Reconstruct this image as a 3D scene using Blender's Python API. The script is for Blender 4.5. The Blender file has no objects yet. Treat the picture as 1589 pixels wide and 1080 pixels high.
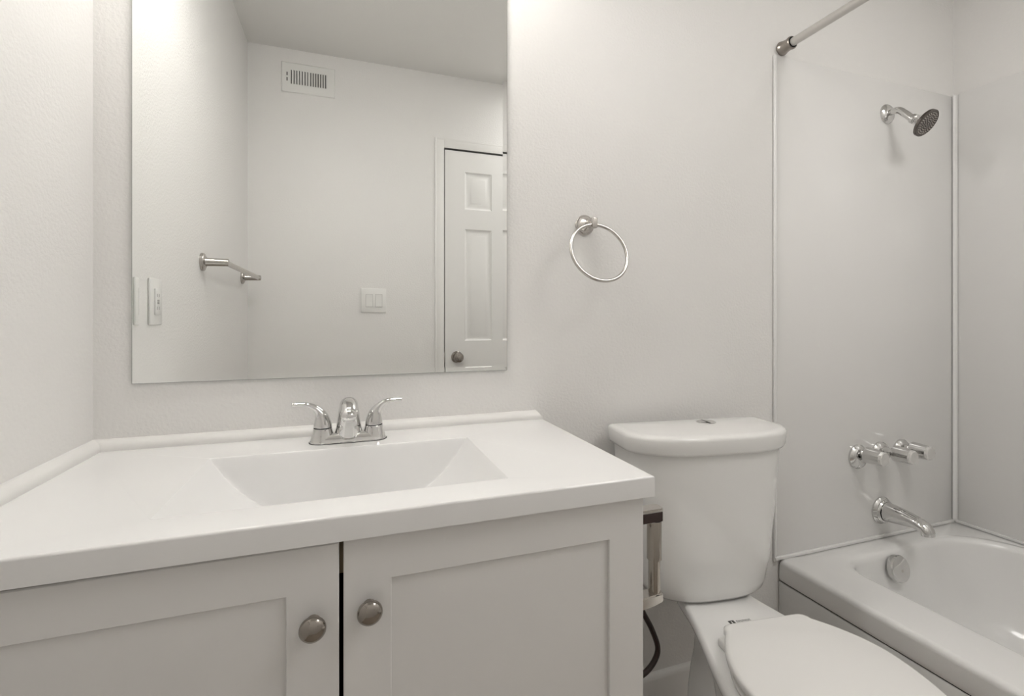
import bpy, bmesh, math, random
from mathutils import Vector, Matrix
random.seed(3)
C = bpy.context.scene.collection
PI = math.pi

# ---------------------------------------------------------------- camera, world, exposure
SC = bpy.context.scene
cam = bpy.data.cameras.new('camera')
camo = bpy.data.objects.new('camera', cam); C.objects.link(camo)
cam.sensor_fit = 'HORIZONTAL'; cam.sensor_width = 36.0
cam.lens = 36.0 * 740.0 / 1589.0
cam.shift_y = -46.0 / 1589.0
cam.clip_start = 0.02
camo.location = (0, -1.13, 1.08)
camo.rotation_euler = (PI/2, 0, -math.atan(256.5/740.0))
SC.camera = camo
SC.view_settings.view_transform = 'Standard'
SC.view_settings.look = 'None'
SC.view_settings.gamma = 1.0
SC.view_settings.use_curve_mapping = False
SC.view_settings.exposure = 0.47
w = bpy.data.worlds.new('world'); SC.world = w; w.use_nodes = True
w.node_tree.nodes['Background'].inputs[0].default_value = (1, 0.97, 0.93, 1)
w.node_tree.nodes['Background'].inputs[1].default_value = 0.05
LAMP_W = 3.2            # watts of each vanity lamp
FILL_W = 6.6           # watts of the added ceiling fill
LAMP_COL = (1.0, 0.977, 0.955)

# ---------------------------------------------------------------- materials
def mat(name, col, rough=0.5, metal=0.0, coat=0.0, bump=None, spec=0.5, aniso=None, var=None):
    m = bpy.data.materials.new(name); m.use_nodes = True
    nt = m.node_tree; b = nt.nodes['Principled BSDF']
    b.inputs['Base Color'].default_value = (*col, 1)
    b.inputs['Roughness'].default_value = rough
    b.inputs['Metallic'].default_value = metal
    b.inputs['Coat Weight'].default_value = coat
    b.inputs['Coat Roughness'].default_value = 0.05
    b.inputs['Specular IOR Level'].default_value = spec
    tc = nt.nodes.new('ShaderNodeTexCoord')
    if bump:
        sc, st, dist = bump[:3]
        n = nt.nodes.new('ShaderNodeTexNoise'); n.inputs['Scale'].default_value = sc
        n.inputs['Detail'].default_value = 3.0; n.inputs['Roughness'].default_value = 0.55
        nt.links.new(tc.outputs['Object'], n.inputs['Vector'])
        bp = nt.nodes.new('ShaderNodeBump'); bp.inputs['Strength'].default_value = st
        bp.inputs['Distance'].default_value = dist
        nt.links.new(n.outputs['Fac'], bp.inputs['Height'])
        nt.links.new(bp.outputs['Normal'], b.inputs['Normal'])
    if var:
        sc, amt = var
        n2 = nt.nodes.new('ShaderNodeTexNoise'); n2.inputs['Scale'].default_value = sc
        nt.links.new(tc.outputs['Object'], n2.inputs['Vector'])
        r = nt.nodes.new('ShaderNodeMapRange')
        r.inputs['To Min'].default_value = max(0.0, rough-amt); r.inputs['To Max'].default_value = rough+amt
        nt.links.new(n2.outputs['Fac'], r.inputs['Value'])
        nt.links.new(r.outputs['Result'], b.inputs['Roughness'])
    return m

M = {}
M['wall']    = mat('wall_paint', (0.85, 0.838, 0.818), 0.42, bump=(140, 0.5, 0.0022))
M['ceil']    = mat('ceiling_paint', (0.82, 0.81, 0.785), 0.7, bump=(110, 0.25, 0.002))
M['trim']    = mat('trim_paint', (0.85, 0.84, 0.815), 0.35, bump=(30, 0.05, 0.002))
M['cab']     = mat('cabinet_paint', (0.84, 0.83, 0.812), 0.38, bump=(200, 0.03, 0.001))
M['top']     = mat('cultured_marble', (0.90, 0.897, 0.887), 0.10, coat=0.4, var=(6, 0.02))
M['porc']    = mat('porcelain', (0.87, 0.865, 0.845), 0.12, coat=0.5, var=(4, 0.02))
M['seat']    = mat('seat_plastic', (0.86, 0.85, 0.825), 0.22, var=(4, 0.02))
M['tub']     = mat('tub_enamel', (0.86, 0.855, 0.84), 0.16, coat=0.4, var=(5, 0.03))
M['panel']   = mat('surround_acrylic', (0.84, 0.832, 0.815), 0.22, coat=0.25, bump=(3, 0.06, 0.01), var=(4, 0.03))
M['door']    = mat('door_paint', (0.84, 0.832, 0.81), 0.4, bump=(60, 0.04, 0.002))
M['plate']   = mat('switch_plastic', (0.85, 0.845, 0.82), 0.3, var=(20, 0.02))
M['chrome']  = mat('chrome', (0.68, 0.675, 0.665), 0.04, 1.0, var=(30, 0.015))
M['nickel']  = mat('brushed_nickel', (0.56, 0.535, 0.505), 0.24, 1.0, bump=(400, 0.03, 0.0005))
M['pewter']  = mat('dark_nickel', (0.36, 0.33, 0.30), 0.14, 1.0, var=(60, 0.04))
M['satin']  = mat('satin_steel', (0.40, 0.365, 0.325), 0.14, 1.0, bump=(500, 0.02, 0.0004))
M['bronze']  = mat('aged_nickel', (0.36, 0.33, 0.30), 0.3, 1.0, var=(60, 0.05))
M['rod']     = mat('rod_coating', (0.62, 0.60, 0.57), 0.35, 0.35, var=(20, 0.04))
M['dark']    = mat('dark_gap', (0.006, 0.006, 0.006), 0.9, var=(10, 0.02))  # near-black for painted shade in gaps, also gaskets and seals
M['wood']    = mat('raw_board', (0.36, 0.28, 0.18), 0.7, bump=(60, 0.1, 0.002))
M['hose']    = mat('hose_and_reflection_brown', (0.035, 0.018, 0.016), 0.22, coat=0.3, bump=(300, 0.05, 0.001))  # hose colour, also the painted reflection on the paper holder arm
M['shrim']  = mat('shower_rim', (0.13, 0.115, 0.105), 0.25, 0.8, var=(40, 0.05))
M['shface']  = mat('shower_face', (0.055, 0.045, 0.04), 0.4, var=(40, 0.05))
M['nozzle']  = mat('nozzle_rubber', (0.62, 0.58, 0.54), 0.4, var=(40, 0.05))
M['grey']    = mat('print_grey', (0.30, 0.29, 0.28), 0.5, var=(40, 0.05))
M['ink']     = mat('print_dark', (0.06, 0.06, 0.055), 0.5, var=(40, 0.05))
M['ventdark']= mat('duct_dark', (0.06, 0.055, 0.05), 0.8, var=(10, 0.05))
M['floor']   = mat('floor_vinyl', (0.44, 0.38, 0.32), 0.35, bump=(12, 0.1, 0.004))
M['shade']   = mat('opal_shade', (0.85, 0.84, 0.80), 0.4, var=(20, 0.03))
M['glassend']= mat('clear_acrylic', (0.80, 0.79, 0.77), 0.08, 0.6, var=(30, 0.02))
M['led']     = mat('slot_grey', (0.42, 0.41, 0.39), 0.5, var=(30, 0.03))
mm = mat('mirror_silver', (0.925, 0.935, 0.925), 0.0, 1.0); M['mirror'] = mm
M['mirredge']= mat('mirror_edge', (0.22, 0.24, 0.22), 0.25, 0.3, var=(20, 0.03))

# ---------------------------------------------------------------- mesh helpers
def bm_new(): return bmesh.new()

def add_box(bm, x0, x1, y0, y1, z0, z1, bev=0.0, seg=2):
    b2 = bmesh.new()
    vs = [b2.verts.new((x, y, z)) for x in (x0, x1) for y in (y0, y1) for z in (z0, z1)]
    for f in ((0,1,3,2), (4,6,7,5), (0,4,5,1), (2,3,7,6), (0,2,6,4), (1,5,7,3)):
        b2.faces.new([vs[i] for i in f])
    bmesh.ops.recalc_face_normals(b2, faces=b2.faces)
    if bev > 0:
        bmesh.ops.bevel(b2, geom=b2.edges[:], offset=bev, segments=seg, profile=0.5, affect='EDGES')
    merge(bm, b2)

def merge(bm, b2, M4=None):
    if M4 is not None: b2.transform(M4)
    me = bpy.data.meshes.new('tmp'); b2.to_mesh(me); b2.free()
    bm.from_mesh(me); bpy.data.meshes.remove(me)

def loft(bm, loops, cap0=True, cap1=True, closed=True):
    rows = [[bm.verts.new(p) for p in L] for L in loops]
    n = len(rows[0])
    for a, b in zip(rows, rows[1:]):
        for i in range(n if closed else n-1):
            j = (i+1) % n
            try: bm.faces.new((a[i], a[j], b[j], b[i]))
            except ValueError: pass
    if cap0: bm.faces.new(list(reversed(rows[0])))
    if cap1: bm.faces.new(rows[-1])
    return rows

def frame_from(d):
    d = Vector(d).normalized()
    up = Vector((0, 0, 1)) if abs(d.z) < 0.95 else Vector((1, 0, 0))
    s = d.cross(up).normalized(); u = s.cross(d).normalized()
    return s, u, d

def lathe(bm, prof, origin, axis, n=32, cap0=True, cap1=True):
    """prof = list of (distance along axis, radius)"""
    s, u, d = frame_from(axis); o = Vector(origin)
    loops = []
    for t, r in prof:
        loops.append([o + d*t + (s*math.cos(2*PI*k/n) + u*math.sin(2*PI*k/n))*max(r, 1e-5) for k in range(n)])
    b2 = bmesh.new(); loft(b2, loops, cap0, cap1)
    bmesh.ops.recalc_face_normals(b2, faces=b2.faces); merge(bm, b2)

def tube(bm, pts, rads, n=16, flat=None, ref=None):
    """sweep; rads: number or list of r or (rx, ry); ref: fixed side vector"""
    pts = [Vector(p) for p in pts]
    if not isinstance(rads, (list, tuple)): rads = [rads]*len(pts)
    loops = []; prev = None
    for i, p in enumerate(pts):
        if i == 0: d = pts[1]-pts[0]
        elif i == len(pts)-1: d = pts[-1]-pts[-2]
        else: d = (pts[i+1]-pts[i]).normalized() + (pts[i]-pts[i-1]).normalized()
        d.normalize()
        if ref is not None:
            s = Vector(ref); s = (s - d*s.dot(d)).normalized()
        elif prev is None: s = frame_from(d)[0]
        else: s = (prev - d*prev.dot(d)).normalized()
        prev = s; u = s.cross(d)
        r = rads[i]; rx, ry = r if isinstance(r, (tuple, list)) else (r, r)
        loops.append([p + s*math.cos(2*PI*k/n)*rx + u*math.sin(2*PI*k/n)*ry for k in range(n)])
    b2 = bmesh.new(); loft(b2, loops)
    bmesh.ops.recalc_face_normals(b2, faces=b2.faces); merge(bm, b2)

def smooth_path(ctrl, n=8):
    """Catmull-Rom through (x,y,z,...) tuples"""
    P = [Vector(c) if len(c) <= 4 else c for c in ctrl]
    P = [list(c) for c in ctrl]; out = []
    for i in range(len(P)-1):
        p0 = P[max(i-1, 0)]; p1 = P[i]; p2 = P[i+1]; p3 = P[min(i+2, len(P)-1)]
        for k in range(n):
            t = k/n
            out.append([0.5*((2*b)+(-a+c)*t+(2*a-5*b+4*c-d)*t*t+(-a+3*b-3*c+d)*t**3) for a, b, c, d in zip(p0, p1, p2, p3)])
    out.append(P[-1]); return out

def rrect(x0, x1, y0, y1, r, n=8, z=0.0):
    """rounded rectangle, counter-clockwise, r = number or 4 radii (x1y1, x0y1, x0y0, x1y0)"""
    if not isinstance(r, (tuple, list)): r = (r,)*4
    out = []
    for (cx, cy, sx, sy, a0), rr in zip(((x1,y1,-1,-1,0), (x0,y1,1,-1,90), (x0,y0,1,1,180), (x1,y0,-1,1,270)), r):
        for k in range(n+1):
            a = math.radians(a0 + 90*k/n)
            out.append((cx+sx*rr+rr*math.cos(a), cy+sy*rr+rr*math.sin(a), z))
    return out

def torus(bm, c, R, r, e1, e2, n=72, m=14):
    c = Vector(c); e1 = Vector(e1).normalized(); e2 = Vector(e2).normalized(); e3 = e1.cross(e2)
    b2 = bmesh.new(); rows = []
    for i in range(n):
        a = 2*PI*i/n; d = e1*math.cos(a)+e2*math.sin(a)
        rows.append([b2.verts.new(c + d*(R + r*math.cos(2*PI*k/m)) + e3*r*math.sin(2*PI*k/m)) for k in range(m)])
    for i in range(n):
        A, B = rows[i], rows[(i+1) % n]
        for k in range(m):
            b2.faces.new((A[k], A[(k+1)%m], B[(k+1)%m], B[k]))
    bmesh.ops.recalc_face_normals(b2, faces=b2.faces); merge(bm, b2)

def wmat(o):
    m = Matrix.LocRotScale(o.location, o.rotation_euler, o.scale)
    return wmat(o.parent) @ m if o.parent else m

def obj(name, bm, material, parent=None, local=False, sharp=32, origin=None):
    """one linked mesh object; bm in world coordinates unless local"""
    loc = Vector((0, 0, 0))
    if parent is not None and not local: bm.transform(wmat(parent).inverted())
    if parent is None:
        if origin is None:
            xs = [v.co for v in bm.verts]
            origin = ((min(v.x for v in xs)+max(v.x for v in xs))/2, (min(v.y for v in xs)+max(v.y for v in xs))/2, min(v.z for v in xs))
        loc = Vector(origin); bm.transform(Matrix.Translation(-loc))
    for e in bm.edges:
        if len(e.link_faces) == 2 and e.calc_face_angle(0) > math.radians(sharp): e.smooth = False
    for f in bm.faces: f.smooth = True
    me = bpy.data.meshes.new(name); bm.to_mesh(me); bm.free()
    me.materials.append(M[material])
    o = bpy.data.objects.new(name, me); C.objects.link(o)
    o.parent = parent; o.location = loc
    return o

def tag(o, label, cat, group=None):
    o['label'] = label; o['category'] = cat
    if group: o['group'] = group
    return o

def thing(name, label, cat, loc, rotz=0.0, group=None):
    o = bpy.data.objects.new(name, None); C.objects.link(o)
    o.location = loc; o.rotation_euler = (0, 0, rotz); o.empty_display_size = 0.05
    return tag(o, label, cat, group)

def struct(name, bm, material, label=None):
    o = obj(name, bm, material); o['kind'] = 'structure'
    if label: o['label'] = label
    return o

# ---------------------------------------------------------------- the room
XL, XR, YF, H = -0.461, 2.117, -1.524, 2.44
T = 0.10
def wallbox(name, *a):
    bm = bm_new(); add_box(bm, *a); return struct(name, bm, 'wall')
wallbox('wall_back', XL-T, XR+T, 0, T, 0, H)
wallbox('wall_left', XL-T, XL, YF-T, 0, 0, H)
wallbox('wall_right', XR, XR+T, YF-T, 0, 0, H)
# front wall (seen in the mirror) with a door opening
DX0, DX1, DZ = 0.512, 1.272, 2.036
bm = bm_new()
add_box(bm, XL, DX0-0.004, YF-T, YF, 0, H); add_box(bm, DX1+0.004, XR, YF-T, YF, 0, H); add_box(bm, DX0-0.004, DX1+0.004, YF-T, YF, DZ+0.006, H)
struct('wall_front', bm, 'wall')
bm = bm_new(); add_box(bm, XL-T, XR+T, YF-T, T, H, H+T); struct('ceiling', bm, 'ceil')
bm = bm_new(); add_box(bm, XL-T, XR+T, YF-T, T, -T, 0); struct('floor', bm, 'floor')

# baseboard behind the toilet, quarter-round strips along the counter, door casing
def base_prof(): return [(0, 0), (0.013, 0), (0.013, 0.078), (0.010, 0.086), (0.004, 0.092), (0, 0.093)]
bm = bm_new()
loft(bm, [[(x, -d, z) for d, z in base_prof()] for x in (0.462, 1.262)])
bmesh.ops.recalc_face_normals(bm, faces=bm.faces); struct('baseboard_back', bm, 'trim')
bm = bm_new()
loft(bm, [[(x, YF+d, z) for d, z in base_prof()] for x in (XL, DX0-0.06)])
bmesh.ops.recalc_face_normals(bm, faces=bm.faces); struct('baseboard_front', bm, 'trim')
bm = bm_new()
loft(bm, [[(XL+d, y, z) for d, z in base_prof()] for y in (YF+0.013, -0.470)])
bmesh.ops.recalc_face_normals(bm, faces=bm.faces); struct('baseboard_left', bm, 'trim')

ZC = 0.826                                     # counter top
def quarter(r=0.0195):
    return [(0, 0), (r, 0)] + [(r*math.cos(a*PI/16), 0.004+(r-0.003)*math.sin(a*PI/16)) for a in range(0, 9)]
Q = quarter()
bm = bm_new()
L0 = [(XL + d, -d, ZC+z) for d, z in Q]
L1 = [(0.4725 - 0.6*(0.0195-d)-0.004, -d, ZC+z) for d, z in Q]
L1 = [(0.470 - 0.75*z, -d, ZC+z) for d, z in Q]
loft(bm, [L0, L1]); bmesh.ops.recalc_face_normals(bm, faces=bm.faces)
struct('trim_1', bm, 'trim', 'cream quarter-round strip between the countertop and the back wall')
bm = bm_new()
loft(bm, [[(XL + d, -d, ZC+z) for d, z in Q], [(XL + d, -0.478, ZC+z) for d, z in Q]]); bmesh.ops.recalc_face_normals(bm, faces=bm.faces)
struct('trim_2', bm, 'trim', 'cream quarter-round strip between the countertop and the left wall')

# door casing (trim_3) with a stepped profile
bm = bm_new()
CW = 0.050
def casing_section(w0, w1): return None
for (x0, x1, z0, z1) in ((DX0-CW, DX0+0.002, 0, DZ+CW), (DX1-0.002, DX1+CW, 0, DZ+CW), (DX0+0.002, DX1-0.002, DZ-0.002, DZ+CW)):
    add_box(bm, x0, x1, YF-0.001, YF+0.004, z0, z1, 0.0015)
add_box(bm, DX0-CW, DX0-CW+0.012, YF, YF+0.0046, 0, DZ+CW, 0.003); add_box(bm, DX1+CW-0.012, DX1+CW, YF, YF+0.0046, 0, DZ+CW, 0.003)
add_box(bm, DX0-CW+0.012, DX1+CW-0.012, YF, YF+0.0046, DZ+CW-0.012, DZ+CW, 0.003)
struct('trim_3', bm, 'trim', 'white casing round the panelled door')

# six-panel door, closed, seen in the mirror
door_w0, door_w1 = DX0+0.0085, DX1-0.004
DY = YF - 0.004                                 # door face, just behind the wall face
bm = bm_new()
Z1 = 2.0255
def raised(bm, x0, x1, z0, z1, y):
    """moulded raised panel: outer sticking falls in, bevels up to a raised field"""
    ring = [(0, 0.0), (0.006, -0.005), (0.012, -0.008), (0.020, -0.008), (0.038, -0.001), (0.040, -0.0005)]
    loops = [[(x0+a, y+d, z0+a), (x1-a, y+d, z0+a), (x1-a, y+d, z1-a), (x0+a, y+d, z1-a)] for a, d in ring]
    loft(bm, loops, cap0=False, cap1=True)
px = [(door_w0+0.113, door_w0+0.273), (door_w0+0.477, door_w0+0.637)]
pz = [(0.25, 0.80), (0.953, 1.587), (1.699, 1.911)]
xs = [door_w0, px[0][0], px[0][1], px[1][0], px[1][1], door_w1]
zs = [0.008, pz[0][0], pz[0][1], pz[1][0], pz[1][1], pz[2][0], pz[2][1], Z1]
for i in range(5):
    for j in range(7):
        if i in (1, 3) and j in (1, 3, 5): raised(bm, xs[i], xs[i+1], zs[j], zs[j+1], DY); continue
        vs = [bm.verts.new(p) for p in ((xs[i], DY, zs[j]), (xs[i+1], DY, zs[j]), (xs[i+1], DY, zs[j+1]), (xs[i], DY, zs[j+1]))]
        bm.faces.new(vs)
bmesh.ops.remove_doubles(bm, verts=bm.verts, dist=1e-5)
# slab sides and back
bo = [(xs[0], zs[0]), (xs[-1], zs[0]), (xs[-1], zs[-1]), (xs[0], zs[-1])]
loft(bm, [[(x, DY, z) for x, z in bo], [(x, DY-0.034, z) for x, z in bo]], cap0=False, cap1=True)
bmesh.ops.remove_doubles(bm, verts=bm.verts, dist=1e-5)
bmesh.ops.recalc_face_normals(bm, faces=bm.faces)
door = struct('door_1', bm, 'door', 'white six-panel door seen in the mirror')
KX, KZ = 0.588, 0.862
bm = bm_new(); lathe(bm, [(0, 0.033), (0.004, 0.033), (0.008, 0.029), (0.010, 0.016), (0.030, 0.013), (0.034, 0.018), (0.042, 0.026), (0.052, 0.028), (0.060, 0.025), (0.064, 0.016), (0.0645, 0.0)], (KX, DY, KZ), (0, 1, 0), 36)
knob = obj('door_knob', bm, 'pewter', door)
bm = bm_new(); lathe(bm, [(0, 0.008), (0.004, 0.008), (0.006, 0.005), (0.006, 0)], (KX, DY+0.0645, KZ), (0, 1, 0), 18); add_box(bm, KX-0.002, KX+0.002, DY+0.068, DY+0.076, KZ-0.006, KZ+0.006, 0.001)
obj('privacy_button', bm, 'bronze', knob)
bm = bm_new(); add_box(bm, DX0+0.0005, DX0+0.006, DY-0.03, DY+0.006, 0.830, 0.893, 0.001); obj('latch_plate', bm, 'bronze', door)
# black sheet on the hall side paints the shade in the door gap
bm = bm_new(); add_box(bm, DX0-0.002, DX1+0.002, YF-T-0.006, YF-T-0.001, 0, DZ+0.004); struct('door_gap_shade', bm, 'dark', 'black sheet painting the shade in the gap round the door')

# ---------------------------------------------------------------- vanity light (just above the frame) and its lamps
vl = thing('vanity_light', 'three-shade vanity light bar on the wall above the mirror', 'light', (0, 0, 2.26))
LY = -0.22
bm = bm_new(); add_box(bm, -0.30, 0.34, -0.022, 0.0, 2.28, 2.36, 0.004); obj('backplate', bm, 'nickel', vl)
for x in (-0.21, 0.02, 0.25):
    bm = bm_new(); tube(bm, smooth_path([(x, -0.015, 2.32), (x, -0.10, 2.328), (x, -0.19, 2.322), (x, LY, 2.30), (x, LY, 2.275)], 5), 0.008, 12); obj('arm', bm, 'nickel', vl)
    bm = bm_new(); lathe(bm, [(0, 0.020), (0.006, 0.026), (0.03, 0.040), (0.070, 0.053), (0.090, 0.058), (0.090, 0.055), (0.070, 0.050), (0.03, 0.037), (0.008, 0.022), (0.004, 0.0)], (x, LY, 2.28), (0, 0, -1), 32, True, True)
    obj('lamp_shade', bm, 'shade', vl)
    ld = bpy.data.lights.new('vanity_lamp', 'POINT'); ld.energy = LAMP_W; ld.color = LAMP_COL; ld.shadow_soft_size = 0.035
    lo = bpy.data.objects.new('vanity_lamp', ld); C.objects.link(lo); lo.location = (x, LY, 2.19)

# added fill light, out of view: a disc lamp under a made-up ceiling rim
CLX, CLY = 1.36, -1.18
cl = thing('ceiling_fill', 'added round fill light on the ceiling, out of view', 'light', (CLX, CLY, H))
bm = bm_new(); lathe(bm, [(0, 0.315), (0.022, 0.315), (0.026, 0.310), (0.026, 0.302), (0.012, 0.300), (0.012, 0.0)], (CLX, CLY, H-0.0005), (0, 0, -1), 48); obj('rim', bm, 'nickel', cl)  # invented rim round the added fill light
ld = bpy.data.lights.new('ceiling_fill_lamp', 'AREA'); ld.shape = 'DISK'; ld.size = 0.60; ld.energy = FILL_W; ld.color = LAMP_COL
lo = bpy.data.objects.new('ceiling_fill_lamp', ld); C.objects.link(lo); lo.location = (CLX, CLY, H-0.020)

# ---------------------------------------------------------------- mirror with a bevelled border
MX0, MX1, MZ0, MZ1 = -0.397, 0.377, 0.9515, 1.93
mr = thing('wall_mirror', 'large frameless rectangular mirror on the wall above the sink', 'mirror', ((MX0+MX1)/2, 0, MZ0))
bm = bm_new()
yF = -0.0055; bw = 0.0115; rise = 0.00055
def rc(a, y): return [(MX0+a, y, MZ0+a), (MX1-a, y, MZ0+a), (MX1-a, y, MZ1-a), (MX0+a, y, MZ1-a)]
loft(bm, [rc(0.0006, yF-rise), rc(bw, yF)], cap0=False, cap1=True)
bmesh.ops.recalc_face_normals(bm, faces=bm.faces)
for f in bm.faces:
    if f.normal.y > 0: f.normal_flip()
o = obj('mirror_glass', bm, 'mirror', mr, sharp=0.05)
for p in o.data.polygons: p.use_smooth = False
bm = bm_new(); loft(bm, [rc(0, 0), rc(0, yF-rise+0.0004), rc(0.0006, yF-rise)], cap0=True, cap1=False); bmesh.ops.recalc_face_normals(bm, faces=bm.faces)
obj('mirror_edge', bm, 'mirredge', mr)

# ---------------------------------------------------------------- vanity cabinet
CX0, CX1, CY = XL+0.003, 0.458, -0.446          # carcass front plane at CY, doors stand in front
ZB = 0.793                                      # underside of the countertop
vc = thing('vanity_cabinet', 'white two-door vanity cabinet with shaker doors under the sink', 'cabinet', ((CX0+CX1)/2, -0.23, 0))
bm = bm_new()
add_box(bm, CX0, CX0+0.016, CY, -0.002, 0.09, ZB-0.001, 0.001); add_box(bm, CX1-0.016, CX1, CY, -0.002, 0.0, ZB-0.001, 0.0012)
add_box(bm, CX0+0.016, CX1-0.016, -0.012, -0.003, 0.09, 0.66); add_box(bm, CX0+0.016, CX1-0.016, CY+0.002, -0.012, 0.09, 0.106)
add_box(bm, CX0, CX1, CY+0.06, CY+0.075, 0, 0.09)
obj('carcass', bm, 'cab', vc)
bm = bm_new(); add_box(bm, CX0+0.017, CX1-0.017, CY+0.0005, CY+0.016, 0.736, ZB-0.002); obj('top_rail', bm, 'wood', vc)['label'] = 'raw board rail showing in the gap above the doors'
bm = bm_new(); add_box(bm, CX0+0.017, CX1-0.017, CY+0.10, CY+0.105, 0.107, 0.735); obj('interior_shade', bm, 'dark', vc)  # black sheet paints the shade inside the cabinet
def shaker_door(x0, x1, z0, z1, pan, kx, kz, drop=0.0):
    y0, y1 = CY-0.001, CY-0.0195
    yi = y1 + 0.0055                                # recessed panel
    xa, xb, za, zb = pan
    bm = bm_new()
    out = [(x0, z0), (x1, z0), (x1, z1+drop), (x0, z1)]; inn = [(xa, za), (xb, za), (xb, zb), (xa, zb)]
    e = 0.0015
    def off(L, a):
        cxm = sum(p[0] for p in L)/4; czm = sum(p[1] for p in L)/4
        return [(x+(a if x < cxm else -a), z+(a if z < czm else -a)) for x, z in L]
    loft(bm, [[(x, y0, z) for x, z in out], [(x, y1+e, z) for x, z in out], [(x, y1, z) for x, z in off(out, e)],
              [(x, y1, z) for x, z in off(inn, -0.001)], [(x, y1+0.001, z) for x, z in inn], [(x, yi, z) for x, z in inn]], True, False)
    bmesh.ops.recalc_face_normals(bm, faces=bm.faces)
    d = obj('door', bm, 'cab', vc)
    bm = bm_new(); add_box(bm, xa-0.0005, xb+0.0005, yi, yi+0.004, za-0.0005, zb+0.0005); obj('panel', bm, 'cab', d)
    bm = bm_new()
    lathe(bm, [(0, 0.0085), (0.002, 0.0075), (0.009, 0.0062), (0.0125, 0.0085), (0.0145, 0.0145), (0.017, 0.0162), (0.0195, 0.0162), (0.0225, 0.0145), (0.0255, 0.0105), (0.0272, 0.0055), (0.0277, 0.0)], (kx, y1, kz), (0, -1, 0), 40)
    obj('knob', bm, 'pewter', d)['label'] = 'dark nickel mushroom knob'
    return d
shaker_door(CX0+0.002, -0.0095, 0.10, 0.7850, (CX0+0.066, -0.073, 0.165, 0.726), -0.0405, 0.690, 0.0015)
shaker_door(-0.0040, CX1-0.0005, 0.10, 0.7895, (0.0575, 0.394, 0.165, 0.728), 0.0285, 0.697)

# ---------------------------------------------------------------- countertop with the integral sink
TX0, TX1, TY = XL+0.001, 0.4695, -0.479
SX0, SX1, SYB, SYF = -0.235, 0.243, -0.134, -0.412
vt = thing('countertop', 'glossy white countertop with a moulded rectangular sink on the vanity cabinet', 'countertop', (0.004, -0.24, ZB))
def sink_depth(x, y):
    s = min(x-SX0, SX1-x); b = SYB-y; f = y-SYF
    s = max(s, 0); b = max(b, 0); f = max(f, 0)
    D = 0.128
    ds = D*(1-math.exp(-(s/0.078)**1.12))
    db = 0.0 if b <= 0 else 6.0*(math.sqrt(b*b+0.0055**2)-0.0055)
    df = 2.4*(math.sqrt(f*f+0.006**2)-0.006)
    def smin(a, b, k):
        h = max(k-abs(a-b), 0)/k
        return min(a, b)-h*h*k*0.25
    q = 0.03
    d = smin(smin(ds, min(db, 0.3), min(q, ds*0.6+1e-6)), min(df, 0.3), min(q, ds*0.6+1e-6))
    return max(0.0, min(d, D))
def spaced(a, b, n, p=1.9):
    out = []
    for i in range(n+1):
        t = i/n; t = 0.5*(2*t)**p if t < 0.5 else 1-0.5*(2-2*t)**p
        out.append(a+(b-a)*t)
    return out
gx = spaced(SX0, SX1, 84, 1.5); gy = spaced(SYB, SYF, 84, 2.2)
bm = bm_new()
G = [[bm.verts.new((x, y, ZC-sink_depth(x, y))) for x in gx] for y in gy]
for a, b in zip(G, G[1:]):
    for i in range(len(gx)-1): bm.faces.new((a[i], b[i], b[i+1], a[i+1]))
re = 0.004
TYB = -0.001
cor = [bm.verts.new(p) for p in ((TX0, TYB, ZC), (TX1-re, TYB, ZC), (TX1-re, TY+re, ZC), (TX0, TY+re, ZC))]
bm.faces.new([cor[0]] + [v for v in G[0]] + [cor[1]])
bm.faces.new([cor[1]] + [r[-1] for r in G] + [cor[2]])
bm.faces.new([cor[2]] + list(reversed(G[-1])) + [cor[3]])
bm.faces.new([cor[3]] + [r[0] for r in reversed(G)] + [cor[0]])
bmesh.ops.recalc_face_normals(bm, faces=bm.faces)
if sum(f.normal.z*f.calc_area() for f in bm.faces) < 0:
    bmesh.ops.reverse_faces(bm, faces=bm.faces)
# rounded front/right edge down to the underside, two walls at the others
prev = cor
for k in range(1, 6):
    a = PI/2*k/5
    dx = re*math.sin(a); dz = re*(1-math.cos(a))
    cur = [bm.verts.new(p) for p in ((TX0, TYB, ZC-dz), (TX1-re+dx, TYB, ZC-dz), (TX1-re+dx, TY+re-dx, ZC-dz), (TX0, TY+re-dx, ZC-dz))]
    for i in range(4):
        j = (i+1) % 4
        bm.faces.new((prev[i], prev[j], cur[j], cur[i]))
    prev = cur
cur = [bm.verts.new((v.co.x, v.co.y, ZB)) for v in prev]
for i in range(4): bm.faces.new((prev[i], prev[(i+1)%4], cur[(i+1)%4], cur[i]))
# underside rim (open in the middle where the bowl hangs)
inn = [bm.verts.new(p) for p in ((SX0-0.02, SYB+0.02, ZB), (SX1+0.02, SYB+0.02, ZB), (SX1+0.02, SYF-0.02, ZB), (SX0-0.02, SYF-0.02, ZB))]
for i in range(4): bm.faces.new((cur[i], cur[(i+1)%4], inn[(i+1)%4], inn[i]))
bmesh.ops.recalc_face_normals(bm, faces=bm.faces)
obj('counter_slab', bm, 'top', vt, sharp=28)
bm = bm_new(); DRX, DRY = 0.004, -0.25; DRZ = ZC-sink_depth(DRX, DRY)
lathe(bm, [(0, 0.030), (0.002, 0.029), (0.003, 0.022), (0.001, 0.020), (0.001, 0)], (DRX, DRY, DRZ), (0, 0, 1), 32); dr = obj('drain_ring', bm, 'chrome', vt)
bm = bm_new(); lathe(bm, [(0.001, 0.016), (0.005, 0.017), (0.007, 0.013), (0.008, 0.0)], (DRX, DRY, DRZ), (0, 0, 1), 32); obj('stopper', bm, 'chrome', dr)

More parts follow.
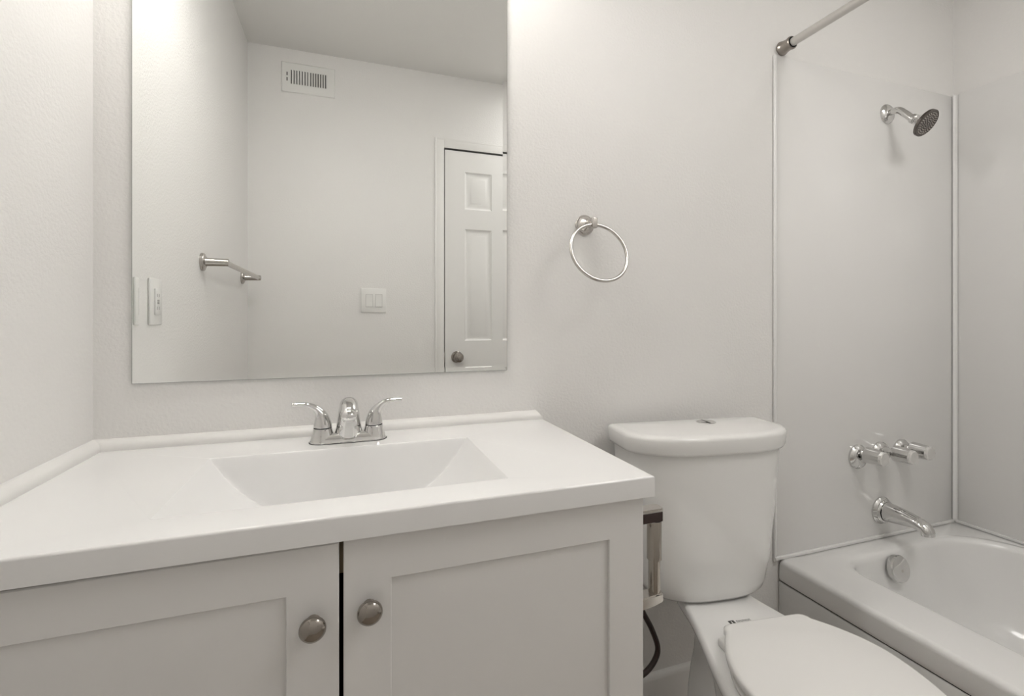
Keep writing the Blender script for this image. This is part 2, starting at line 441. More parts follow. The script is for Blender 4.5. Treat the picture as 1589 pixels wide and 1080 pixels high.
# ---------------------------------------------------------------- faucet
FX, FY = 0.004, -0.076
fa = thing('faucet', 'chrome two-lever centerset faucet behind the sink', 'faucet', (FX, FY, ZC))
bm = bm_new()
def stad(hw, hd, z, n=14):
    out = []
    for k in range(n+1): a = -PI/2+PI*k/n; out.append((FX+hw-hd+hd*math.cos(a), FY+hd*math.sin(a), z))
    for k in range(n+1): a = PI/2+PI*k/n; out.append((FX-hw+hd+hd*math.cos(a), FY+hd*math.sin(a), z))
    return out
loft(bm, [stad(0.0765, 0.0262, ZC), stad(0.0765, 0.0262, ZC+0.002), stad(0.075, 0.0250, ZC+0.0025), stad(0.073, 0.0232, ZC+0.008), stad(0.069, 0.018, ZC+0.015), stad(0.065, 0.012, ZC+0.018)])
bmesh.ops.recalc_face_normals(bm, faces=bm.faces)
for sx in (-1, 1):
    lathe(bm, [(0.002, 0.0245), (0.008, 0.0232), (0.016, 0.0208), (0.024, 0.0188), (0.0285, 0.0180), (0.0295, 0.0170)], (FX+sx*0.0505, FY, ZC), (0, 0, 1), 36)
obj('base', bm, 'chrome', fa, sharp=40)
bm = bm_new(); loft(bm, [stad(0.0775, 0.0272, ZC-0.0002), stad(0.0775, 0.0272, ZC+0.0010)]); bmesh.ops.recalc_face_normals(bm, faces=bm.faces); obj('gasket', bm, 'dark', fa)
for sx in (-1, 1):
    hx = FX+sx*0.0505
    bm = bm_new()
    ctrl = [(0.0, 0.0300, 0.0172, 0.0172), (0.0, 0.0330, 0.0178, 0.0178), (0.0005, 0.0420, 0.0160, 0.0160), (0.0025, 0.0535, 0.0125, 0.0132), (0.0085, 0.0645, 0.0082, 0.0105), (0.0175, 0.0730, 0.0060, 0.0085), (0.0300, 0.0785, 0.0046, 0.0068), (0.0440, 0.0803, 0.0040, 0.0060), (0.0560, 0.0806, 0.0042, 0.0062), (0.0580, 0.0806, 0.0030, 0.0045)]
    P = smooth_path(ctrl, 6)
    tube(bm, [(hx+sx*p[0], FY-0.10*p[0], ZC+p[1]) for p in P], [(p[3], p[2]) for p in P], 24, ref=(0, 1, 0))
    obj('handle', bm, 'chrome', fa, sharp=50)
    bm = bm_new(); lathe(bm, [(0.0288, 0.0176), (0.0306, 0.0176)], (hx, FY, ZC), (0, 0, 1), 32); obj('handle_seam', bm, 'dark', fa)
bm = bm_new()
ctrl = [(-0.073, 0.006, 0.0305, 0.026), (-0.074, 0.022, 0.0268, 0.0245), (-0.076, 0.040, 0.0232, 0.0225), (-0.082, 0.058, 0.0208, 0.0200), (-0.093, 0.072, 0.0192, 0.0180), (-0.112, 0.0795, 0.0180, 0.0160), (-0.134, 0.0795, 0.0172, 0.0148), (-0.154, 0.0745, 0.0165, 0.0140), (-0.168, 0.0675, 0.0150, 0.0125), (-0.175, 0.0630, 0.0110, 0.0090), (-0.177, 0.0615, 0.005, 0.0045)]
P = smooth_path(ctrl, 6)
tube(bm, [(FX, p[0], ZC+p[1]) for p in P], [(p[2], p[3]) for p in P], 32, ref=(1, 0, 0))
sp = obj('spout', bm, 'chrome', fa, sharp=60)
bm = bm_new(); lathe(bm, [(0, 0.0105), (0.0125, 0.0105), (0.0130, 0.009), (0.0115, 0.008), (0.0115, 0)], (FX, -0.156, ZC+0.0675), (0, -0.12, -1), 24); obj('aerator', bm, 'nickel', sp)

# ---------------------------------------------------------------- towel ring
RX, RZ = 0.594, 1.326
tr = thing('towel_ring', 'brushed nickel towel ring on the wall right of the mirror', 'towel ring', (RX, 0, RZ))
bm = bm_new(); lathe(bm, [(0, 0.0265), (0.004, 0.0268), (0.006, 0.0255), (0.0075, 0.0222), (0.010, 0.0212), (0.017, 0.0170), (0.022, 0.0115), (0.024, 0.0095), (0.046, 0.0085)], (RX, 0, RZ), (0, -1, 0), 40); obj('rosette', bm, 'nickel', tr)
bm = bm_new(); add_box(bm, RX-0.0075, RX+0.0075, -0.0600, -0.0440, RZ-0.0165, RZ+0.0105, 0.0025, 3); obj('ring_clip', bm, 'nickel', tr)
tau = math.radians(19); R = 0.0775
top = Vector((RX, -0.0515, RZ-0.0075))
dn = Vector((0.03, -math.sin(tau), -math.cos(tau))).normalized()
bm = bm_new(); torus(bm, top + dn*R, R, 0.0046, (1, 0, 0.03), dn, 90, 14); obj('ring', bm, 'nickel', tr)

# ---------------------------------------------------------------- toilet (turned a few degrees)
to = thing('toilet', 'white two-piece toilet with closed lid between the vanity and the bathtub', 'toilet', (0.868, -0.050, 0), math.radians(-7.0))
def dshape(hw, d0, dside, d1, z, n=26, rb=0.012):
    """D plan: straight back at y=-d0, sides to -dside, bowed front to -d1"""
    out = []
    for k in range(5):
        a = PI/2 - PI/2*k/4
        out.append((hw-rb+rb*math.cos(a), -(d0+rb-rb*math.sin(a)), z))
    for k in range(n+1):
        a = PI*k/n
        x = hw*math.copysign(abs(math.cos(a))**0.72, math.cos(a)); y = dside+(d1-dside)*abs(math.sin(a))**0.95
        out.append((x, -y, z))
    for k in range(5):
        a = PI - PI/2*k/4
        out.append((-hw+rb+rb*math.cos(a), -(d0+rb-rb*math.sin(a)), z))
    return out
bm = bm_new()
loft(bm, [dshape(0.140, 0.015, 0.075, 0.158, 0.4045), dshape(0.153, 0.010, 0.080, 0.170, 0.4065), dshape(0.161, 0.006, 0.083, 0.175, 0.414), dshape(0.167, 0.004, 0.085, 0.177, 0.43), dshape(0.178, 0.004, 0.088, 0.179, 0.48),
          dshape(0.195, 0.002, 0.092, 0.182, 0.62), dshape(0.206, 0.0, 0.095, 0.184, 0.762)])
bmesh.ops.recalc_face_normals(bm, faces=bm.faces); obj('tank', bm, 'porc', to, local=True, sharp=50)
bm = bm_new()
loft(bm, [dshape(0.213, 0.002, 0.092, 0.189, 0.758), dshape(0.2165, 0.0, 0.093, 0.193, 0.7595), dshape(0.2190, 0.0, 0.094, 0.1955, 0.766), dshape(0.2215, 0.0, 0.094, 0.197, 0.780), dshape(0.2225, 0.0, 0.094, 0.198, 0.794),
          dshape(0.2215, 0.001, 0.0935, 0.197, 0.7985), dshape(0.2185, 0.004, 0.092, 0.194, 0.8025), dshape(0.2130, 0.009, 0.091, 0.188, 0.8048), dshape(0.203, 0.016, 0.088, 0.177, 0.8056), dshape(0.17, 0.035, 0.085, 0.150, 0.8068), dshape(0.10, 0.06, 0.085, 0.115, 0.8080)])
bmesh.ops.recalc_face_normals(bm, faces=bm.faces); lid = obj('tank_lid', bm, 'porc', to, local=True, sharp=50)
bm = bm_new(); lathe(bm, [(0, 0.0245), (0.002, 0.0245), (0.0035, 0.022), (0.003, 0.020), (0.003, 0)], (0.030, -0.062, 0.8070), (0, 0, 1), 32); fb = obj('flush_button', bm, 'chrome', lid, local=True)
bm = bm_new(); add_box(bm, 0.0295, 0.0305, -0.082, -0.042, 0.8096, 0.8106); obj('button_split', bm, 'ink', fb, local=True)

def plan(v0, v1, wb, w, vm, z, n=30, rb=0.02, uc=0.0, soft=True):
    """bowl outline: back edge half width wb at v0, widest w at vm, ellipse to the tip v1"""
    right = []
    for k in range(5):
        a = PI/2*k/4
        right.append((wb-rb+rb*math.sin(a), v0+rb-rb*math.cos(a)))
    m = n//2
    for k in range(1, m+1):
        t = k/m; s = t*t*(3-2*t)*0.55+t*0.45 if soft else 1-(1-t)**2
        right.append((wb+(w-wb)*s, v0+rb+(vm-v0-rb)*t))
    for k in range(1, n):
        a = PI/2*k/n
        right.append((w*math.cos(a)**0.92, vm+(v1-vm)*math.sin(a)))
    return [(uc+x, -v, z) for x, v in right] + [(uc, -v1, z)] + [(uc-x, -v, z) for x, v in reversed(right)]
bm = bm_new()
loft(bm, [plan(0.25, 0.56, 0.085, 0.115, 0.42, 0.0), plan(0.25, 0.56, 0.083, 0.112, 0.42, 0.03), plan(0.24, 0.545, 0.068, 0.096, 0.42, 0.10), plan(0.23, 0.555, 0.060, 0.092, 0.43, 0.18),
          plan(0.20, 0.60, 0.055, 0.108, 0.45, 0.26), plan(0.16, 0.65, 0.058, 0.140, 0.46, 0.32), plan(0.115, 0.683, 0.074, 0.166, 0.47, 0.352), plan(0.10, 0.692, 0.086, 0.177, 0.47, 0.378),
          plan(0.10, 0.694, 0.0875, 0.179, 0.47, 0.390), plan(0.102, 0.691, 0.0855, 0.176, 0.47, 0.398), plan(0.108, 0.683, 0.080, 0.168, 0.47, 0.402)])
bmesh.ops.recalc_face_normals(bm, faces=bm.faces); bowl = obj('bowl', bm, 'porc', to, local=True, sharp=60)
bm = bm_new(); add_box(bm, -0.088, 0.088, -0.150, -0.06, 0.385, 0.410, 0.008, 3); lathe(bm, [(0, 0.05), (0.012, 0.05)], (0, -0.09, 0.398), (0, 0, 1), 24); obj('tank_gasket', bm, 'dark', to, local=True)
# base trapway column at the back
bm = bm_new(); loft(bm, [plan(0.09, 0.30, w_, w_+0.012, 0.2, z) for z, w_ in ((0.0, 0.054), (0.10, 0.053), (0.16, 0.050), (0.21, 0.043), (0.25, 0.034), (0.31, 0.028), (0.36, 0.027))]); bmesh.ops.recalc_face_normals(bm, faces=bm.faces); obj('trapway', bm, 'porc', to, local=True, sharp=60)
def seat_stack(z0, z1, v0, v1, wb, w, vm, e=0.004):
    kw = dict(uc=0.010, soft=False)
    return [plan(v0+e, v1-e, wb-e, w-e, vm, z0, **kw), plan(v0, v1, wb, w, vm, z0+e*0.6, **kw), plan(v0, v1, wb, w, vm, z1-e, **kw), plan(v0+e*0.5, v1-e*0.5, wb-e*0.5, w-e*0.5, vm, z1-e*0.35, **kw), plan(v0+e*1.4, v1-e*1.4, wb-e*1.4, w-e*1.4, vm, z1, **kw)]
bm = bm_new(); loft(bm, seat_stack(0.4045, 0.4195, 0.300, 0.694, 0.098, 0.166, 0.455)); bmesh.ops.recalc_face_normals(bm, faces=bm.faces); obj('seat', bm, 'seat', to, local=True, sharp=60)
bm = bm_new(); loft(bm, seat_stack(0.4210, 0.4385, 0.290, 0.696, 0.104, 0.168, 0.455, 0.005)); bmesh.ops.recalc_face_normals(bm, faces=bm.faces); obj('seat_lid', bm, 'seat', to, local=True, sharp=60)
for x in (-0.090, 0.090):
    bm = bm_new(); add_box(bm, x-0.016, x+0.016, -0.338, -0.298, 0.400, 0.4190, 0.006, 3); obj('hinge', bm, 'seat', to, local=True)
# small printed mark on the deck behind the seat (square emblem and a row of tiny letter strokes)
bm = bm_new(); zt = 0.4022
lx, ly = -0.034, -0.2405
add_box(bm, lx, lx+0.0055, ly-0.007, ly+0.005, zt-0.0004, zt+0.0003); add_box(bm, lx+0.0085, lx+0.014, ly-0.008, ly+0.004, zt-0.0004, zt+0.0003)
add_box(bm, lx, lx+0.014, ly+0.0035, ly+0.005, zt-0.0004, zt+0.0003); add_box(bm, lx, lx+0.014, ly-0.008, ly-0.0065, zt-0.0004, zt+0.0003)
em = obj('emblem', bm, 'ink', bowl, local=True); em['label'] = 'tiny dark square emblem printed on the deck'
bm = bm_new()
for k in range(7):
    x = lx+0.019+k*0.0052
    add_box(bm, x, x+0.0007, ly-0.003, ly+0.003, zt-0.0004, zt+0.0003); add_box(bm, x+0.0026, x+0.0033, ly-0.003, ly+0.003, zt-0.0004, zt+0.0003)
    yy = (0.0022, 0.0, -0.003)[k % 3]; add_box(bm, x, x+0.0033, ly+yy, ly+yy+0.0007, zt-0.0004, zt+0.0003)
obj('lettering', bm, 'grey', bowl, local=True)

# ---------------------------------------------------------------- toilet-paper holder on the vanity side and the supply hose behind it
tp = thing('toilet_paper_holder', 'chrome toilet paper holder with empty upright roller on the right side of the vanity', 'paper holder', (CX1, -0.40, 0.56))
RXp, RYp = 0.525, -0.400
def tp_arm(zc, hh, tilt):
    bm = bm_new()
    out = rrect(CX1+0.004, RXp+0.014, RYp-0.013, RYp+0.013, (0.009, 0.002, 0.002, 0.009), 6)
    loft(bm, [[(x, y, zc-hh+tilt*(x-CX1)) for x, y, _ in out], [(x, y, zc+hh+tilt*0.4*(x-CX1)) for x, y, _ in out]])
    bmesh.ops.recalc_face_normals(bm, faces=bm.faces)
    bmesh.ops.bevel(bm, geom=[e for e in bm.edges if abs(e.verts[0].co.z-e.verts[1].co.z) < 0.004], offset=0.002, segments=2, affect='EDGES')
    lathe(bm, [(0, 0.024), (0.004, 0.024), (0.007, 0.018)], (CX1, RYp, zc), (1, 0, 0), 28)
    return bm
a1 = obj('mounting_arm', tp_arm(0.728, 0.012, 0.0), 'nickel', tp)
a2 = obj('mounting_arm', tp_arm(0.573, 0.011, 0.12), 'nickel', tp)
bm = bm_new(); add_box(bm, CX1+0.006, RXp+0.0085, RYp-0.0134, RYp-0.0128, 0.7175, 0.7345, 0.0002, 1); obj('reflection_patch', bm, 'hose', a1)['label'] = 'dark reflection painted on the face of the upper arm'  # dark patch paints a reflection onto the metal arm
bm = bm_new()
lathe(bm, [(0, 0.0125), (0.001, 0.0130), (0.070, 0.0130), (0.071, 0.0105), (0.133, 0.0105), (0.134, 0.009)], (RXp, RYp, 0.7165), (0, 0, -1), 32)
ro = obj('roller', bm, 'satin', tp)
bm = bm_new(); lathe(bm, [(0, 0.0118), (0.0018, 0.0118)], (RXp, RYp, 0.5855), (0, 0, -1), 28); obj('roller_seat', bm, 'dark', ro)
bm = bm_new(); lathe(bm, [(0, 0.0128), (0.0018, 0.0128)], (RXp, RYp, 0.7178), (0, 0, -1), 28); obj('roller_seat', bm, 'dark', ro)

ho = thing('supply_hose', 'dark brown flexible water hose looping behind the toilet paper holder', 'hose', (0.70, -0.1, 0.15))
bm = bm_new()
P = smooth_path([(0.700, -0.100, 0.400), (0.700, -0.100, 0.370), (0.706, -0.100, 0.340), (0.732, -0.100, 0.292), (0.751, -0.100, 0.240), (0.742, -0.100, 0.208), (0.715, -0.100, 0.184), (0.685, -0.095, 0.172), (0.650, -0.08, 0.168), (0.625, -0.06, 0.168)], 8)
tube(bm, P, 0.0070, 16); obj('hose', bm, 'hose', ho)
bm = bm_new(); lathe(bm, [(0, 0.012), (0.012, 0.012), (0.014, 0.009), (0.055, 0.009)], (0.620, 0.0, 0.168), (0, -1, 0), 24); lathe(bm, [(0, 0.020), (0.003, 0.020), (0.005, 0.012)], (0.620, 0.0, 0.168), (0, -1, 0), 24); lathe(bm, [(0, 0.010), (0.02, 0.010), (0.022, 0.008)], (0.618, -0.058, 0.158), (0, 0, 1), 20); obj('shutoff_valve', bm, 'chrome', ho)

# ---------------------------------------------------------------- bathtub
BX0, BX1, BY0, BY1, BZ = 1.266, 2.112, -1.519, -0.0015, 0.334
tb = thing('bathtub', 'white alcove bathtub beside the toilet', 'bathtub', (1.69, -0.76, 0))
NC = 12
def RL(x0, x1, y0, y1, r, z): return rrect(x0, x1, y0, y1, r, NC, z)
IN = (1.428, 2.075, -1.40, -0.082)
rin = (0.20, 0.085, 0.12, 0.20)
def IL(a, z, b=0.0, f=1.0): return RL(IN[0]+a, IN[1]-a, IN[2]+a*2.2, IN[3]-a-b, tuple(max(0.03, q-a*0.35) for q in rin), z)
loops = [RL(BX0+0.004, BX1, BY0, BY1, 0.006, 0.268), RL(BX0+0.001, BX1, BY0, BY1, 0.006, 0.272), RL(BX0, BX1, BY0, BY1, 0.006, 0.280), RL(BX0, BX1, BY0, BY1, 0.008, BZ-0.016)]
for k in range(1, 6):
    a = PI/2*k/5; q = 0.016*(1-math.cos(a)); z = BZ-0.016+0.016*math.sin(a)
    loops.append(RL(BX0+q, BX1-q*0.2, BY0+q*0.2, BY1-q*0.2, 0.010+q*0.4, z))
loops.append(RL(IN[0]-0.030, IN[1]+0.012, IN[2]-0.02, IN[3]+0.022, tuple(q+0.012 for q in rin), BZ+0.001))
for k in range(0, 6):
    a = PI/2*k/5
    q = 0.020*math.sin(a); loops.append(IL(-0.018+q, BZ-0.022*(1-math.cos(a))))
for t, dz, da, db in ((.10, .04, .004, .002), (.25, .085, .010, .005), (.4, .13, .017, .009), (.55, .17, .025, .014), (.68, .205, .035, .021), (.78, .232, .048, .032), (.87, .254, .066, .050), (.94, .268, .092, .072), (1, .275, .13, .10)):
    loops.append(IL(da, BZ-0.022-dz, db))
bm = bm_new(); loft(bm, loops, False, True); bmesh.ops.recalc_face_normals(bm, faces=bm.faces)
tubo = obj('tub_shell', bm, 'tub', tb, sharp=50)
bm = bm_new(); add_box(bm, BX0+0.002, BX0+0.02, BY0, BY1, 0.0, 0.2645, 0.002); obj('apron_panel', bm, 'tub', tb)
bm = bm_new(); add_box(bm, BX0+0.006, BX0+0.018, BY0+0.004, BY1-0.004, 0.2640, 0.2700); obj('apron_groove_shade', bm, 'dark', tb)  # black strip paints the shadow in the apron groove
od = Vector((0.0, -1.0, 0.24)).normalized(); oc = Vector((1.652, -0.096, 0.285))
bm = bm_new(); lathe(bm, [(0, 0.0405), (0.012, 0.0410), (0.016, 0.0385), (0.018, 0.033), (0.019, 0.0)], oc, od, 44); ov = obj('overflow_cover', bm, 'chrome', tb); ov['label'] = 'round chrome overflow cover'
bm = bm_new(); lathe(bm, [(0.0185, 0.005), (0.0205, 0.0045), (0.021, 0)], oc+Vector((0, 0, -0.005)), od, 16); obj('screw', bm, 'nickel', ov)

# ---------------------------------------------------------------- tub surround panels
PT = 0.005; ZT = 1.898; ZBt = 0.340
ts = thing('surround_panel', 'glossy white surround panel behind the tub spout and shower head', 'wall panel', (1.69, 0, ZBt), 0, 'tub surround panels')
tl = thing('surround_panel', 'glossy white surround panel along the far long side of the bathtub', 'wall panel', (XR, -0.76, ZBt), 0, 'tub surround panels')
bm = bm_new(); add_box(bm, 1.254, XR-PT-0.0118, -PT, -0.0005, ZBt, ZT-0.004, 0.0012); obj('panel', bm, 'panel', ts)
bm = bm_new(); add_box(bm, XR-PT, XR-0.0005, YF+0.002, -PT-0.0118, ZBt, ZT, 0.0012); obj('panel', bm, 'panel', tl)
bm = bm_new(); rr_ = 0.009
arc = [(XR-PT-0.001-rr_*1.25, -PT-0.0012)] + [(XR-PT-0.001-rr_+rr_*math.sin(a*PI/12), -PT-0.001-rr_+rr_*math.cos(a*PI/12)) for a in range(7)] + [(XR-PT-0.0012, -PT-0.001-rr_*1.25)]
loft(bm, [[(x, y, ZBt) for x, y in arc]+[(XR-0.0006, -0.0006, ZBt)], [(x, y, ZT) for x, y in arc]+[(XR-0.0006, -0.0006, ZT)]]); bmesh.ops.recalc_face_normals(bm, faces=bm.faces); obj('corner_strip', bm, 'panel', tl)
bm = bm_new(); add_box(bm, 1.2445, 1.2555, -0.0085, -0.0005, ZBt-0.012, ZT-0.004, 0.0032, 3); obj('edge_strip', bm, 'tub', ts)
bm = bm_new(); add_box(bm, 1.246, XR-0.013, -0.0120, -0.0005, ZBt-0.0056, ZBt+0.0035, 0.0012, 2); obj('bottom_ledge', bm, 'panel', ts)
bm = bm_new(); add_box(bm, XR-0.0120, XR-0.0005, YF+0.004, -0.0120, ZBt-0.0056, ZBt+0.0035, 0.0012, 2); obj('bottom_ledge', bm, 'panel', tl)

# ---------------------------------------------------------------- tub valves, tub spout, shower head
def valve(x, p, label):
    t = thing('tub_faucet_handle', label, 'faucet handle', (x, -PT, 0.634), 0, 'chrome tub faucet handles')
    bm = bm_new(); lathe(bm, [(0, 0.0405), (0.006, 0.0405), (0.014, 0.034), (0.019, 0.024), (0.021, 0.016)], (x, -PT, 0.620), (0, -1, 0), 36); obj('escutcheon', bm, 'chrome', t)
    bm = bm_new(); lathe(bm, [(0.008, 0.0135), (p-0.058, 0.0125), (p-0.052, 0.0125)], (x, -PT, 0.634), (0, -1, 0), 24); obj('stem', bm, 'chrome', t)
    bm = bm_new(); s, u, d = frame_from((0, -1, 0)); n = 40; loops = []
    for q, r, fl in ((p-0.062, 0.012, 0), (p-0.060, 0.0225, 0), (p-0.055, 0.0265, 0.3), (p-0.046, 0.0265, 1), (p-0.012, 0.0235, 1), (p-0.009, 0.0230, 0.6)):
        loops.append([Vector((x, -PT, 0.634))+d*q+(s*math.cos(2*PI*k/n)+u*math.sin(2*PI*k/n))*(r-(0.0011*fl if k % 4 < 2 else 0)) for k in range(n)])
    loft(bm, loops); bmesh.ops.recalc_face_normals(bm, faces=bm.faces); k = obj('knob', bm, 'chrome', t)
    bm = bm_new(); lathe(bm, [(p-0.009, 0.0228), (p-0.002, 0.0222), (p, 0.0195), (p, 0.009), (p-0.001, 0.0)], (x, -PT, 0.634), (0, -1, 0), 10); obj('end_cap', bm, 'glassend', k)
valve(1.606, 0.089, 'chrome fluted tub faucet handle nearest the toilet, leftmost of three')
valve(1.713, 0.108, 'chrome fluted tub faucet handle in the middle of the row of three')
valve(1.819, 0.094, 'chrome fluted tub faucet handle nearest the shower corner, rightmost of three')

sx = 1.721
st = thing('tub_spout', 'chrome tub spout on the surround wall above the bathtub', 'tub spout', (sx, -PT, 0.427))
bm = bm_new(); lathe(bm, [(0, 0.0450), (0.005, 0.0455), (0.009, 0.0420), (0.012, 0.0385), (0.016, 0.0390), (0.020, 0.0360), (0.021, 0.030)], (sx, -PT, 0.427), (0, -1, 0), 40); obj('flange', bm, 'chrome', st)
bm = bm_new(); lathe(bm, [(0.0205, 0.0315), (0.0225, 0.0315)], (sx, -PT, 0.427), (0, -1, 0), 32); obj('seal', bm, 'dark', st)
bm = bm_new()
ctrl = [(0.022, 0.428, 0.0310, 0.0325), (0.040, 0.4285, 0.0296, 0.0305), (0.070, 0.4290, 0.0272, 0.0262), (0.100, 0.4275, 0.0252, 0.0215), (0.120, 0.4240, 0.0242, 0.0190), (0.1335, 0.4170, 0.0236, 0.0176), (0.1395, 0.4080, 0.0232, 0.0166), (0.1405, 0.3990, 0.0226, 0.0160)]
P = smooth_path(ctrl, 6)
tube(bm, [(sx, -PT-p[0], p[1]) for p in P], [(p[2], p[3]) for p in P], 28, ref=(1, 0, 0)); obj('spout_body', bm, 'chrome', st, sharp=60)

hx, hz = 1.750, 1.780
sh = thing('showerhead', 'chrome shower head on a bent arm high on the end wall of the tub', 'shower head', (hx, -PT, hz))
bm = bm_new(); lathe(bm, [(0, 0.0330), (0.003, 0.0330), (0.009, 0.0280), (0.013, 0.0180), (0.014, 0.0140)], (hx, -PT, hz), (0, -1, 0), 36); obj('flange', bm, 'chrome', sh)
hd = Vector((0.10, -0.80, -0.62)).normalized()
bm = bm_new(); P = smooth_path([(hx, -PT, hz), (hx, -0.030, hz+0.001), (hx+0.001, -0.045, hz-0.003), (hx+0.003, -0.062, hz-0.021), (hx+0.006, -0.080, hz-0.043)], 6)
tube(bm, P, 0.0108, 20); obj('shower_arm', bm, 'chrome', sh)
ho_ = Vector((hx+0.006, -0.078, hz-0.041))
bm = bm_new(); lathe(bm, [(0, 0.0120), (0.003, 0.0150), (0.012, 0.0150), (0.014, 0.0125), (0.0155, 0.0125), (0.018, 0.0160), (0.028, 0.0210), (0.036, 0.0300), (0.041, 0.0375), (0.045, 0.0405)], ho_, hd, 40); head = obj('head_shell', bm, 'chrome', sh)
bm = bm_new(); lathe(bm, [(0.0445, 0.0412), (0.0455, 0.0424), (0.0530, 0.0424), (0.0545, 0.0405), (0.0535, 0.0375)], ho_, hd, 44); obj('rim', bm, 'shrim', head)
bm = bm_new(); lathe(bm, [(0.0520, 0.0380), (0.0532, 0.0370), (0.0540, 0.0)], ho_, hd, 44); face = obj('face_plate', bm, 'shface', head)
s, u, d = frame_from(hd); bm = bm_new()
for r, n in ((0.006, 6), (0.013, 12), (0.020, 18), (0.027, 24), (0.033, 28)):
    for k in range(n):
        a = 2*PI*(k+0.5*(n % 4 == 0))/n
        lathe(bm, [(0.0530, 0.0014), (0.0556, 0.0011)], ho_+(s*math.cos(a)+u*math.sin(a))*r, hd, 6)
nz = obj('nozzles', bm, 'nozzle', face); nz['kind'] = 'stuff'

# ---------------------------------------------------------------- shower curtain rod
rx0, rz0 = 1.279, 1.9185
cr = thing('shower_curtain_rod', 'grey straight shower curtain rod over the tub edge, dark nickel end cap', 'curtain rod', (rx0, 0, rz0))
rd = Vector((0.012, -1, 0.0)).normalized()
bm = bm_new(); tube(bm, [Vector((rx0, -0.030, rz0)), Vector((rx0, -1.494, rz0))], 0.0123, 24); obj('rod', bm, 'rod', cr)
for y, dy in ((0.0, -1), (YF, 1)):
    bm = bm_new(); lathe(bm, [(0, 0.0195), (0.004, 0.0215), (0.009, 0.0205), (0.011, 0.0190), (0.020, 0.0180), (0.030, 0.0175), (0.034, 0.0190), (0.039, 0.0195), (0.042, 0.0180), (0.042, 0.0135)], (rx0, y, rz0), (0, dy, 0), 36); e = obj('end_cap', bm, 'bronze', cr)
    bm = bm_new(); lathe(bm, [(0.0400, 0.0165), (0.0428, 0.0160), (0.0428, 0.0126)], (rx0, y, rz0), (0, dy, 0), 32); obj('end_ring', bm, 'dark', e)

# ---------------------------------------------------------------- things seen in the mirror
# air vent high on the front wall
VX0, VX1, VZ0, VZ1 = -0.310, -0.057, 2.221, 2.371
av = thing('air_vent', 'white slotted air vent high on the wall, reflected in the mirror', 'vent', ((VX0+VX1)/2, YF, VZ0))
slots = []
sz0, sz1 = 2.264, 2.333
for k in range(7): slots.append(VX0+0.042+k*0.0127)
for k in range(7): slots.append(VX0+0.134+k*0.0118)
bm = bm_new()
sw = 0.0064
def vface(x0, x1, z0, z1, y=YF+0.006):
    bm.faces.new([bm.verts.new(p) for p in ((x0, y, z0), (x1, y, z0), (x1, y, z1), (x0, y, z1))])
e = 0.004
vface(VX0+e, VX1-e, VZ0+e, sz0); vface(VX0+e, VX1-e, sz1, VZ1-e)
xs_ = [VX0+e, VX0+0.024]
lev = (VX0+0.024, VX0+0.029)
vface(VX0+e, lev[0], sz0, sz1); 
cur = lev[1]
vface(lev[0], lev[1], sz0, sz0+0.012); vface(lev[0], lev[1], sz1-0.012, sz1); vface(lev[0], lev[1], (sz0+sz1)/2-0.004, (sz0+sz1)/2+0.004)
for s0 in slots: vface(cur, s0, sz0, sz1); cur = s0+sw
vface(cur, VX1-e, sz0, sz1)
out = [(VX0, VZ0), (VX1, VZ0), (VX1, VZ1), (VX0, VZ1)]; inn = [(VX0+e, VZ0+e), (VX1-e, VZ0+e), (VX1-e, VZ1-e), (VX0+e, VZ1-e)]
loft(bm, [[(x, YF, z) for x, z in out], [(x, YF+0.0035, z) for x, z in out], [(x, YF+0.006, z) for x, z in inn]], False, False)
obj('face_plate', bm, 'plate', av)
bm = bm_new(); add_box(bm, VX0+0.02, VX1-0.02, YF+0.0002, YF+0.0008, sz0-0.004, sz1+0.004); obj('duct_shade', bm, 'ventdark', av)  # flat dark sheet paints the shade behind the vent slots
for i, s0 in enumerate(slots):
    bm = bm_new(); t_ = 0.0009
    a, b = (s0-0.0002, s0+0.0022) if i < 7 else (s0+sw-0.0018, s0+sw+0.0005)
    pts = [(a, YF+0.0056), (a+t_, YF+0.0056), (b+t_, YF+0.0012), (b, YF+0.0012)]
    loft(bm, [[(x, y, sz0) for x, y in pts], [(x, y, sz1) for x, y in pts]]); bmesh.ops.recalc_face_normals(bm, faces=bm.faces)
    obj('louver', bm, 'plate', av)
bm = bm_new(); add_box(bm, lev[0]-0.006, lev[0]+0.006, YF+0.0055, YF+0.013, (sz0+sz1)/2-0.002, (sz0+sz1)/2+0.002, 0.0008); obj('lever', bm, 'plate', av)

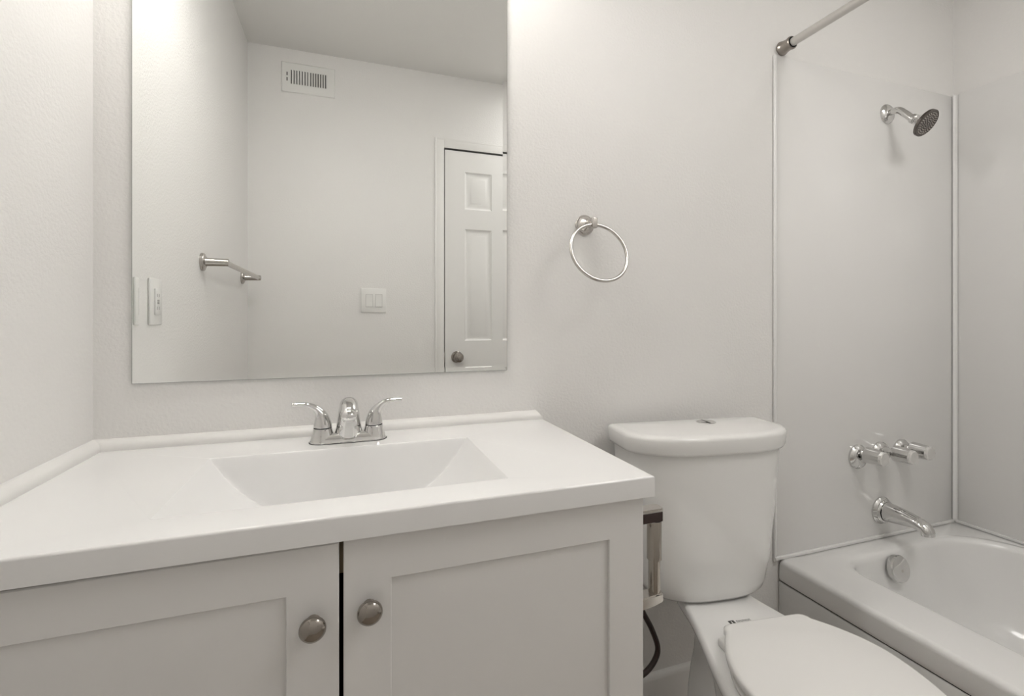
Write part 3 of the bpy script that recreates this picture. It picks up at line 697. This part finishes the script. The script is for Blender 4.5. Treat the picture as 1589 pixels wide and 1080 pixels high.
def plate_box(bm, axis, a0, a1, z0, z1, th, bev=0.003):
    if axis == 'y': add_box(bm, a0, a1, YF, YF+th, z0, z1, bev)
    else: add_box(bm, XL, XL+th, a0, a1, z0, z1, bev)
ls = thing('light_switch', 'white double rocker light switch beside the door, reflected in the mirror', 'light switch', (0.1355, YF, 1.11))
bm = bm_new(); plate_box(bm, 'y', 0.071, 0.200, 1.110, 1.239, 0.006, 0.003); obj('wall_plate', bm, 'plate', ls)
for x in (0.0965, 0.1455):
    bm = bm_new(); add_box(bm, x-0.0012, x+0.0342, YF+0.0050, YF+0.0064, 1.1405, 1.2085); obj('rocker_gap', bm, 'led', ls)
    bm = bm_new()
    hi = 0.0105 if x > 0.12 else 0.0082; lo_ = 0.0082 if x > 0.12 else 0.0100
    pr = [(YF+0.005, 1.1420), (YF+hi, 1.1420), (YF+0.0078, 1.1745), (YF+lo_, 1.2070), (YF+0.005, 1.2070)]
    loft(bm, [[(x, y, z) for y, z in pr], [(x+0.033, y, z) for y, z in pr]]); bmesh.ops.recalc_face_normals(bm, faces=bm.faces)
    obj('rocker', bm, 'plate', ls)

wo = thing('wall_outlet', 'white electrical outlet plate on the left wall, reflected at the mirror edge', 'outlet', (XL, -0.318, 1.062))
bm = bm_new(); plate_box(bm, 'x', -0.358, -0.278, 1.063, 1.181, 0.006, 0.003); obj('wall_plate', bm, 'plate', wo)
bm = bm_new(); add_box(bm, XL+0.0055, XL+0.0095, -0.335, -0.301, 1.089, 1.155, 0.001); dv = obj('receptacle', bm, 'plate', wo)
bm = bm_new()
for zc in (1.106, 1.138):
    for dy in (-0.006, 0.006): add_box(bm, XL+0.0092, XL+0.0098, -0.318+dy-0.0012, -0.318+dy+0.0012, zc-0.004, zc+0.004)
for zc in (1.119, 1.125): add_box(bm, XL+0.0092, XL+0.0102, -0.324, -0.312, zc-0.0022, zc+0.0022, 0.0004)
obj('socket_slots', bm, 'led', dv)

tbx = thing('towel_bar', 'brushed nickel towel bar on the left wall, reflected in the mirror', 'towel bar', (XL, -1.05, 1.268))
TZ = 1.270; TPX = XL+0.070
for y in (-0.738, -1.385):
    bm = bm_new(); lathe(bm, [(0, 0.0300), (0.006, 0.0302), (0.009, 0.0280), (0.011, 0.0230), (0.014, 0.0160), (0.018, 0.0140), (0.076, 0.0125), (0.080, 0.0110), (0.082, 0.0)], (XL, y, TZ), (1, 0, 0), 32); obj('post', bm, 'nickel', tbx)
bm = bm_new(); tube(bm, [(TPX, -0.736, TZ), (TPX, -1.387, TZ)], 0.0095, 20); obj('bar', bm, 'nickel', tbx)
